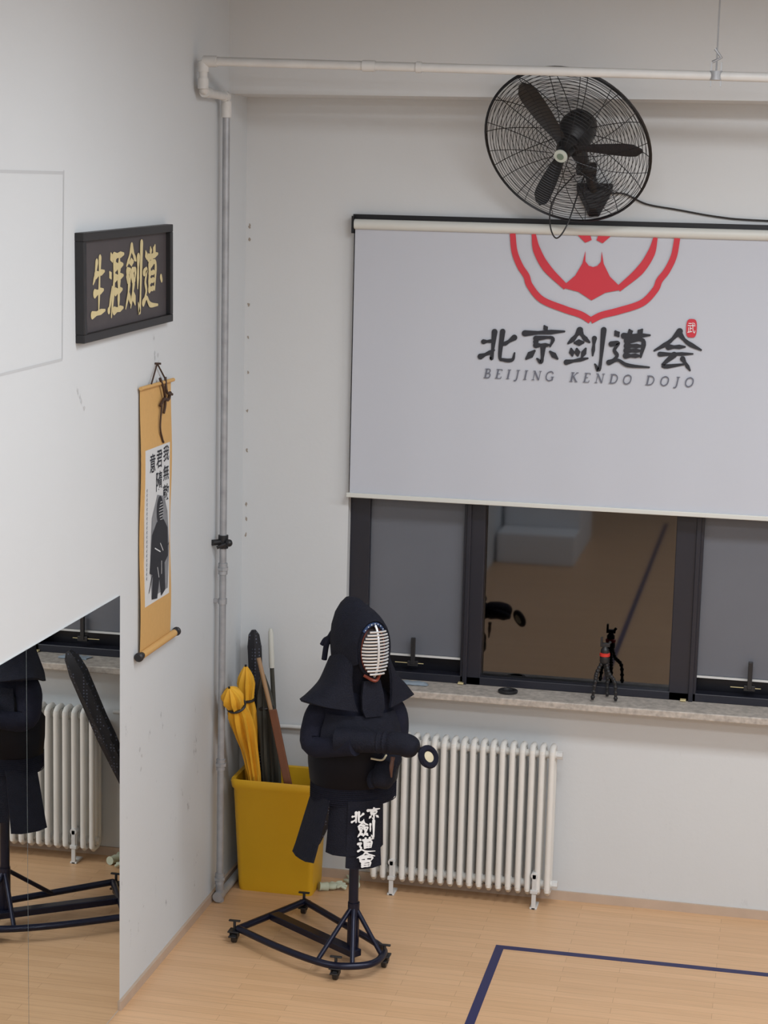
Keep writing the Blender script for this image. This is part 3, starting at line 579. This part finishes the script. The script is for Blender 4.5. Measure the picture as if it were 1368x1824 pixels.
# helmet
b=B(HM);b.loft([ell(*q) for q in ((.075,.085,1.36,.0),(.088,.10,1.42,.0),(.108,.125,1.50,.0),(.125,.147,1.58,.0),(.130,.152,1.66,.005),(.120,.142,1.73,.012),(.095,.118,1.79,.028),(.062,.088,1.83,.045),(.030,.05,1.856,.06),(.008,.014,1.864,.068))])
hm=b.done('helmet',M_navy2,kd,label='padded indigo cloth helmet hood')
b=B(HM)
cz=1.643;hw,hh_=.072,.126;fy=-.158
g=[]
for t_ in (0,.35,.7,1.0):
    rx=hw+.012+.035*t_;rz=hh_+.012+.055*t_;yy=fy+.004+.10*t_*t_
    g.append([(rx*math.sin(a_),yy+.02*abs(math.sin(a_))*t_,cz-.01*t_+rz*math.cos(a_)) for a_ in [math.radians(-115+230*k/24) for k in range(25)]])
b.grid(g,.012);b.done('hood_brim',M_navy2,hm)
b=B(HM);b.tube([(hw*math.sin(a_),fy+.012*abs(math.sin(a_)),cz+hh_*math.cos(a_)) for a_ in [2*math.pi*k/36 for k in range(36)]],.010,8,closed=True);b.done('grille_rim',M_navy2,hm)
b=B(HM);b.tube([((hw+.003)*math.sin(a_),fy-.006+.012*abs(math.sin(a_)),cz+(hh_+.006)*math.cos(a_)) for a_ in [math.radians(-45+90*k/16) for k in range(17)]],.008,8);b.done('rim_band',M_blue,hm,label='blue stitched leather band over the grille')
b=B(HM)
for k in range(7):
    a_=math.radians(-39+13*k);b.sph(((hw+.003)*math.sin(a_),fy-.013+.012*abs(math.sin(a_)),cz+(hh_+.007)*math.cos(a_)),.003,6)
b.done('rim_stitching',M_wht,hm)
b=B(HM);b.tube([((hw-.009)*math.sin(a_),fy+.004,cz+(hh_-.009)*math.cos(a_)) for a_ in [2*math.pi*k/36 for k in range(36)]],.0025,6,closed=True);b.done('inner_rim',M_redl,hm,label='red lacquered inner rim of the grille')
b=B(HM)
for k in range(14):
    z=cz-hh_+.020+ (2*hh_-.045)*k/13;w=hw*math.sqrt(max(0,1-((z-cz)/hh_)**2))
    b.tube([(w*s_,fy-.045*math.sqrt(max(0,1-(w*s_/(hw*1.05))**2))-.004,z) for s_ in [-1+2*j/10 for j in range(11)]],.0050,6)
b.tube([(0,fy-.052*math.sqrt(max(0,1-((hh_*q)/(hh_*1.03))**2))-.004,cz+hh_*q) for q in [-1+2*j/14 for j in range(15)]],.006,8)
b.done('face_grille',M_steel,hm,label='silver steel face grille bars')
b=B(HM);b.sph((0,fy+.035,cz),.070,16,(1,.45,1.7));b.done('grille_lining',M_lin,hm)
b=B(HM);b.grid([[(x_*w_,y_,z_) for x_ in (-1,-.5,0,.5,1)] for z_,y_,w_ in ((1.495,-.155,.045),(1.42,-.168,.06),(1.36,-.178,.062),(1.32,-.183,.045))],.018);b.done('throat_guard',M_navy2,hm)
b=B(HM);b.tube(crom([(-.045,fy+.005,1.524),(0,fy-.028,1.500),(.045,fy+.005,1.524)],6),.008,8);b.done('chin_roll',M_redl,hm,label='red leather chin roll')
for sg in (-1,1):
    top=[(sg*.09,-.125,1.64),(sg*.125,-.06,1.62),(sg*.13,.03,1.59),(sg*.105,.10,1.56)]
    mid=[(sg*.11,-.15,1.52),(sg*.165,-.09,1.51),(sg*.18,.03,1.48),(sg*.14,.12,1.46)]
    m2=[(sg*.105,-.17,1.42),(sg*.21,-.11,1.44),(sg*.255,.02,1.42),(sg*.18,.13,1.39)]
    bot=[(sg*.09,-.185,1.355),(sg*.235,-.125,1.38),(sg*.31,.0,1.378+(.02 if sg<0 else -.02)),(sg*.20,.13,1.34)]
    rows=[crom(r,5) for r in (top,mid,m2,bot)]
    cols=[crom([rows[k][j] for k in range(4)],4) for j in range(len(rows[0]))]
    g=[[cols[j][i] for j in range(len(cols))] for i in range(len(cols[0]))]
    b=B(HM);b.grid(g,.014*sg);b.done('shoulder_flap',M_navy2,hm)
b=B(HM);b.tube(crom([(-.09,.06,1.72),(-.11,.09,1.66),(-.12,.10,1.62),(-.125,.11,1.55)],6),.014,8);b.sph((-.09,.12,1.645),.024,10);b.tube(crom([(-.085,.12,1.65),(-.115,.12,1.65),(-.13,.13,1.62)],6),.011,8);b.done('tie_cord',M_navy,hm)
# gloves
def kote(E,H,tip,sgn,label):
    E,H,tip=V(E),V(H),V(tip);d=(H-E).normalized()
    b=B(DM);P=crom([E,E.lerp(H,.55),H],6);n_=len(P)
    b.tube(P,[.060-.014*i/n_ for i in range(n_)],18)
    for k in (0.02,.05,.08): q=H-d*k;b.tube([q-d*.012,q,q+d*.012],[.048,.056,.048],16)
    b.tube(crom([H-d*.03,H.lerp(tip,.3)+V((0,0,.008)),H.lerp(tip,.7)+V((0,0,.006)),tip],5),[.048]+[.056]*8+[.056,.055,.053,.05,.046,.040,.030],16)
    u=d.cross(V((0,0,1))).normalized()*sgn
    b.tube(crom([H+u*.03,H.lerp(tip,.4)+u*.055,tip+u*.045-V((0,0,.01))],5),[.026]*8+[.024,.02,.014],10)
    return b.done('armored_glove',M_navy2,kd,label=label)
g1=kote((-.15,-.19,1.22),(.09,-.355,1.235),(.175,-.43,1.215),-1,'padded indigo fist glove raised forward')
g2=kote((.14,-.14,1.10),(.09,-.21,1.05),(.06,-.25,.985),1,'lower padded indigo fist glove')
b=B(DM);c0=V((.222,-.462,1.190));ax=V((.30,-.90,.32)).normalized();u=ax.orthogonal().normalized();w=ax.cross(u)
b.tube([c0+(u*math.cos(a_)+w*math.sin(a_)*1.15)*.038 for a_ in [2*math.pi*k/20 for k in range(20)]],.016,8,closed=True);b.done('glove_opening',M_navy,g1)
b=B(DM);b.lathe([(.0,-.016),(.030,-.012),(.034,.004),(0,.008)],c0,ax,n=18);b.done('palm_leather',M_cream,g1,label='cream leather palm inside the glove')
b=B(DM);b.tube(crom([(.09,-.33,1.16),(.08,-.34,1.11),(.085,-.33,1.06)],5),[.012,.011,.009,.010,.011,.010,.009,.007,.006,.005,.004],8);b.done('glove_lace',M_brownl,g1,label='brown leather lace')
b=B(DM);b.tube(crom([(.02,-.205,1.12),(.07,-.225,1.115),(.1,-.2,1.13)],5),.005,6);b.done('glove_lace',M_cream,g2)
# stand
st=B();zt=.075
A_=V((.31,-1.06,zt));B_=V((.545,-.60,zt))
path=crom([A_,(.57,-1.24,zt),(.80,-1.365,zt),(.93,-1.39,zt),(1.06,-1.33,zt),(1.10,-1.20,zt),(1.05,-1.08,zt),(.80,-.84,zt),B_],8)
st.tube(path,.018,12);st.tube([B_,A_],.018,12)
sf=st.done('stand_frame',M_bluem,kd,label='dark blue tubular steel base')
b=B();a0=V((.44,-.84,zt));a1=V((.97,-1.22,zt));d=(a1-a0).normalized();w=V((-d.y,d.x,0))*.030;h_=V((0,0,.018))
b.loft([[p-w-h_,p+w-h_,p+w+h_,p-w+h_] for p in (a0,a1)]);b.done('base_beam',M_bluem,sf,smooth=False,bevel=.004)
b=B();b.tube([(.935,-1.16,.05),(.93,-1.16,.9)],.025,16);b.tube([(.935,-1.16,.05),(.935,-1.16,.32)],.030,16);b.done('stand_pole',M_bluem,sf)
for q in ((.80,-1.36,zt),(1.09,-1.20,zt),(.80,-.85,zt),(.98,-1.37,zt)):
    b=B();b.tube([(.935,-1.16,.31),q],.012,10);b.done('stand_brace',M_bluem,sf)
def castor(x,y):
    b=B();b.cyl((x-.012,y,.028),(x+.012,y,.028),.028,18);b.cyl((x-.02,y,.028),(x+.02,y,.028),.008,8)
    b.box((x-.022,y-.02,.028),(x-.016,y+.02,.062));b.box((x+.016,y-.02,.028),(x+.022,y+.02,.062));b.box((x-.03,y-.03,.058),(x+.03,y+.03,.066))
    b.tube([(x,y,.06),(x,y,.115)],.008,8);b.box((x-.03,y-.008,.112),(x+.03,y+.008,.12));b.box((x-.02,y-.05,.04),(x+.02,y-.03,.048))
    b.done('castor',M_black,sf,smooth=True,bevel=.002)
for x,y in ((.29,-1.06),(.535,-.58),(.90,-1.38),(1.10,-1.17)): castor(x,y)

# ================================================================= LIGHTS, WORLD, CAMERA
w=bpy.data.worlds.new('w');S.world=w;w.use_nodes=True;w.node_tree.nodes['Background'].inputs[0].default_value=(.02,.025,.04,1)
def area(x,y,z,sx,sy,e,col=(.93,.965,1)):
    l=bpy.data.lights.new('ceiling_light','AREA');l.shape='RECTANGLE';l.size=sx;l.size_y=sy;l.energy=e;l.color=col
    o=bpy.data.objects.new('ceiling_light',l);COL.objects.link(o);o.location=(x,y,z)
for y in (-3.2,-6.6,-10.5):
    for x in (2.7,5.4): area(x,y,4.9,1.6,.8,92)
cd=bpy.data.cameras.new('camera');cd.sensor_fit='VERTICAL';cd.sensor_height=24;cd.lens=3389.88/1824*24;cd.clip_end=100
co=bpy.data.objects.new('camera',cd);COL.objects.link(co)
r_=V((.978042,.207,.024194));d_=V((.057367,-.155788,-.986123));f_=V((-.200358,.965858,-.164242))
co.matrix_world=Matrix(((r_.x,-d_.x,-f_.x,2.874),(r_.y,-d_.y,-f_.y,-10.0),(r_.z,-d_.z,-f_.z,3.8033),(0,0,0,1)))
S.camera=co
S.view_settings.view_transform='Standard'
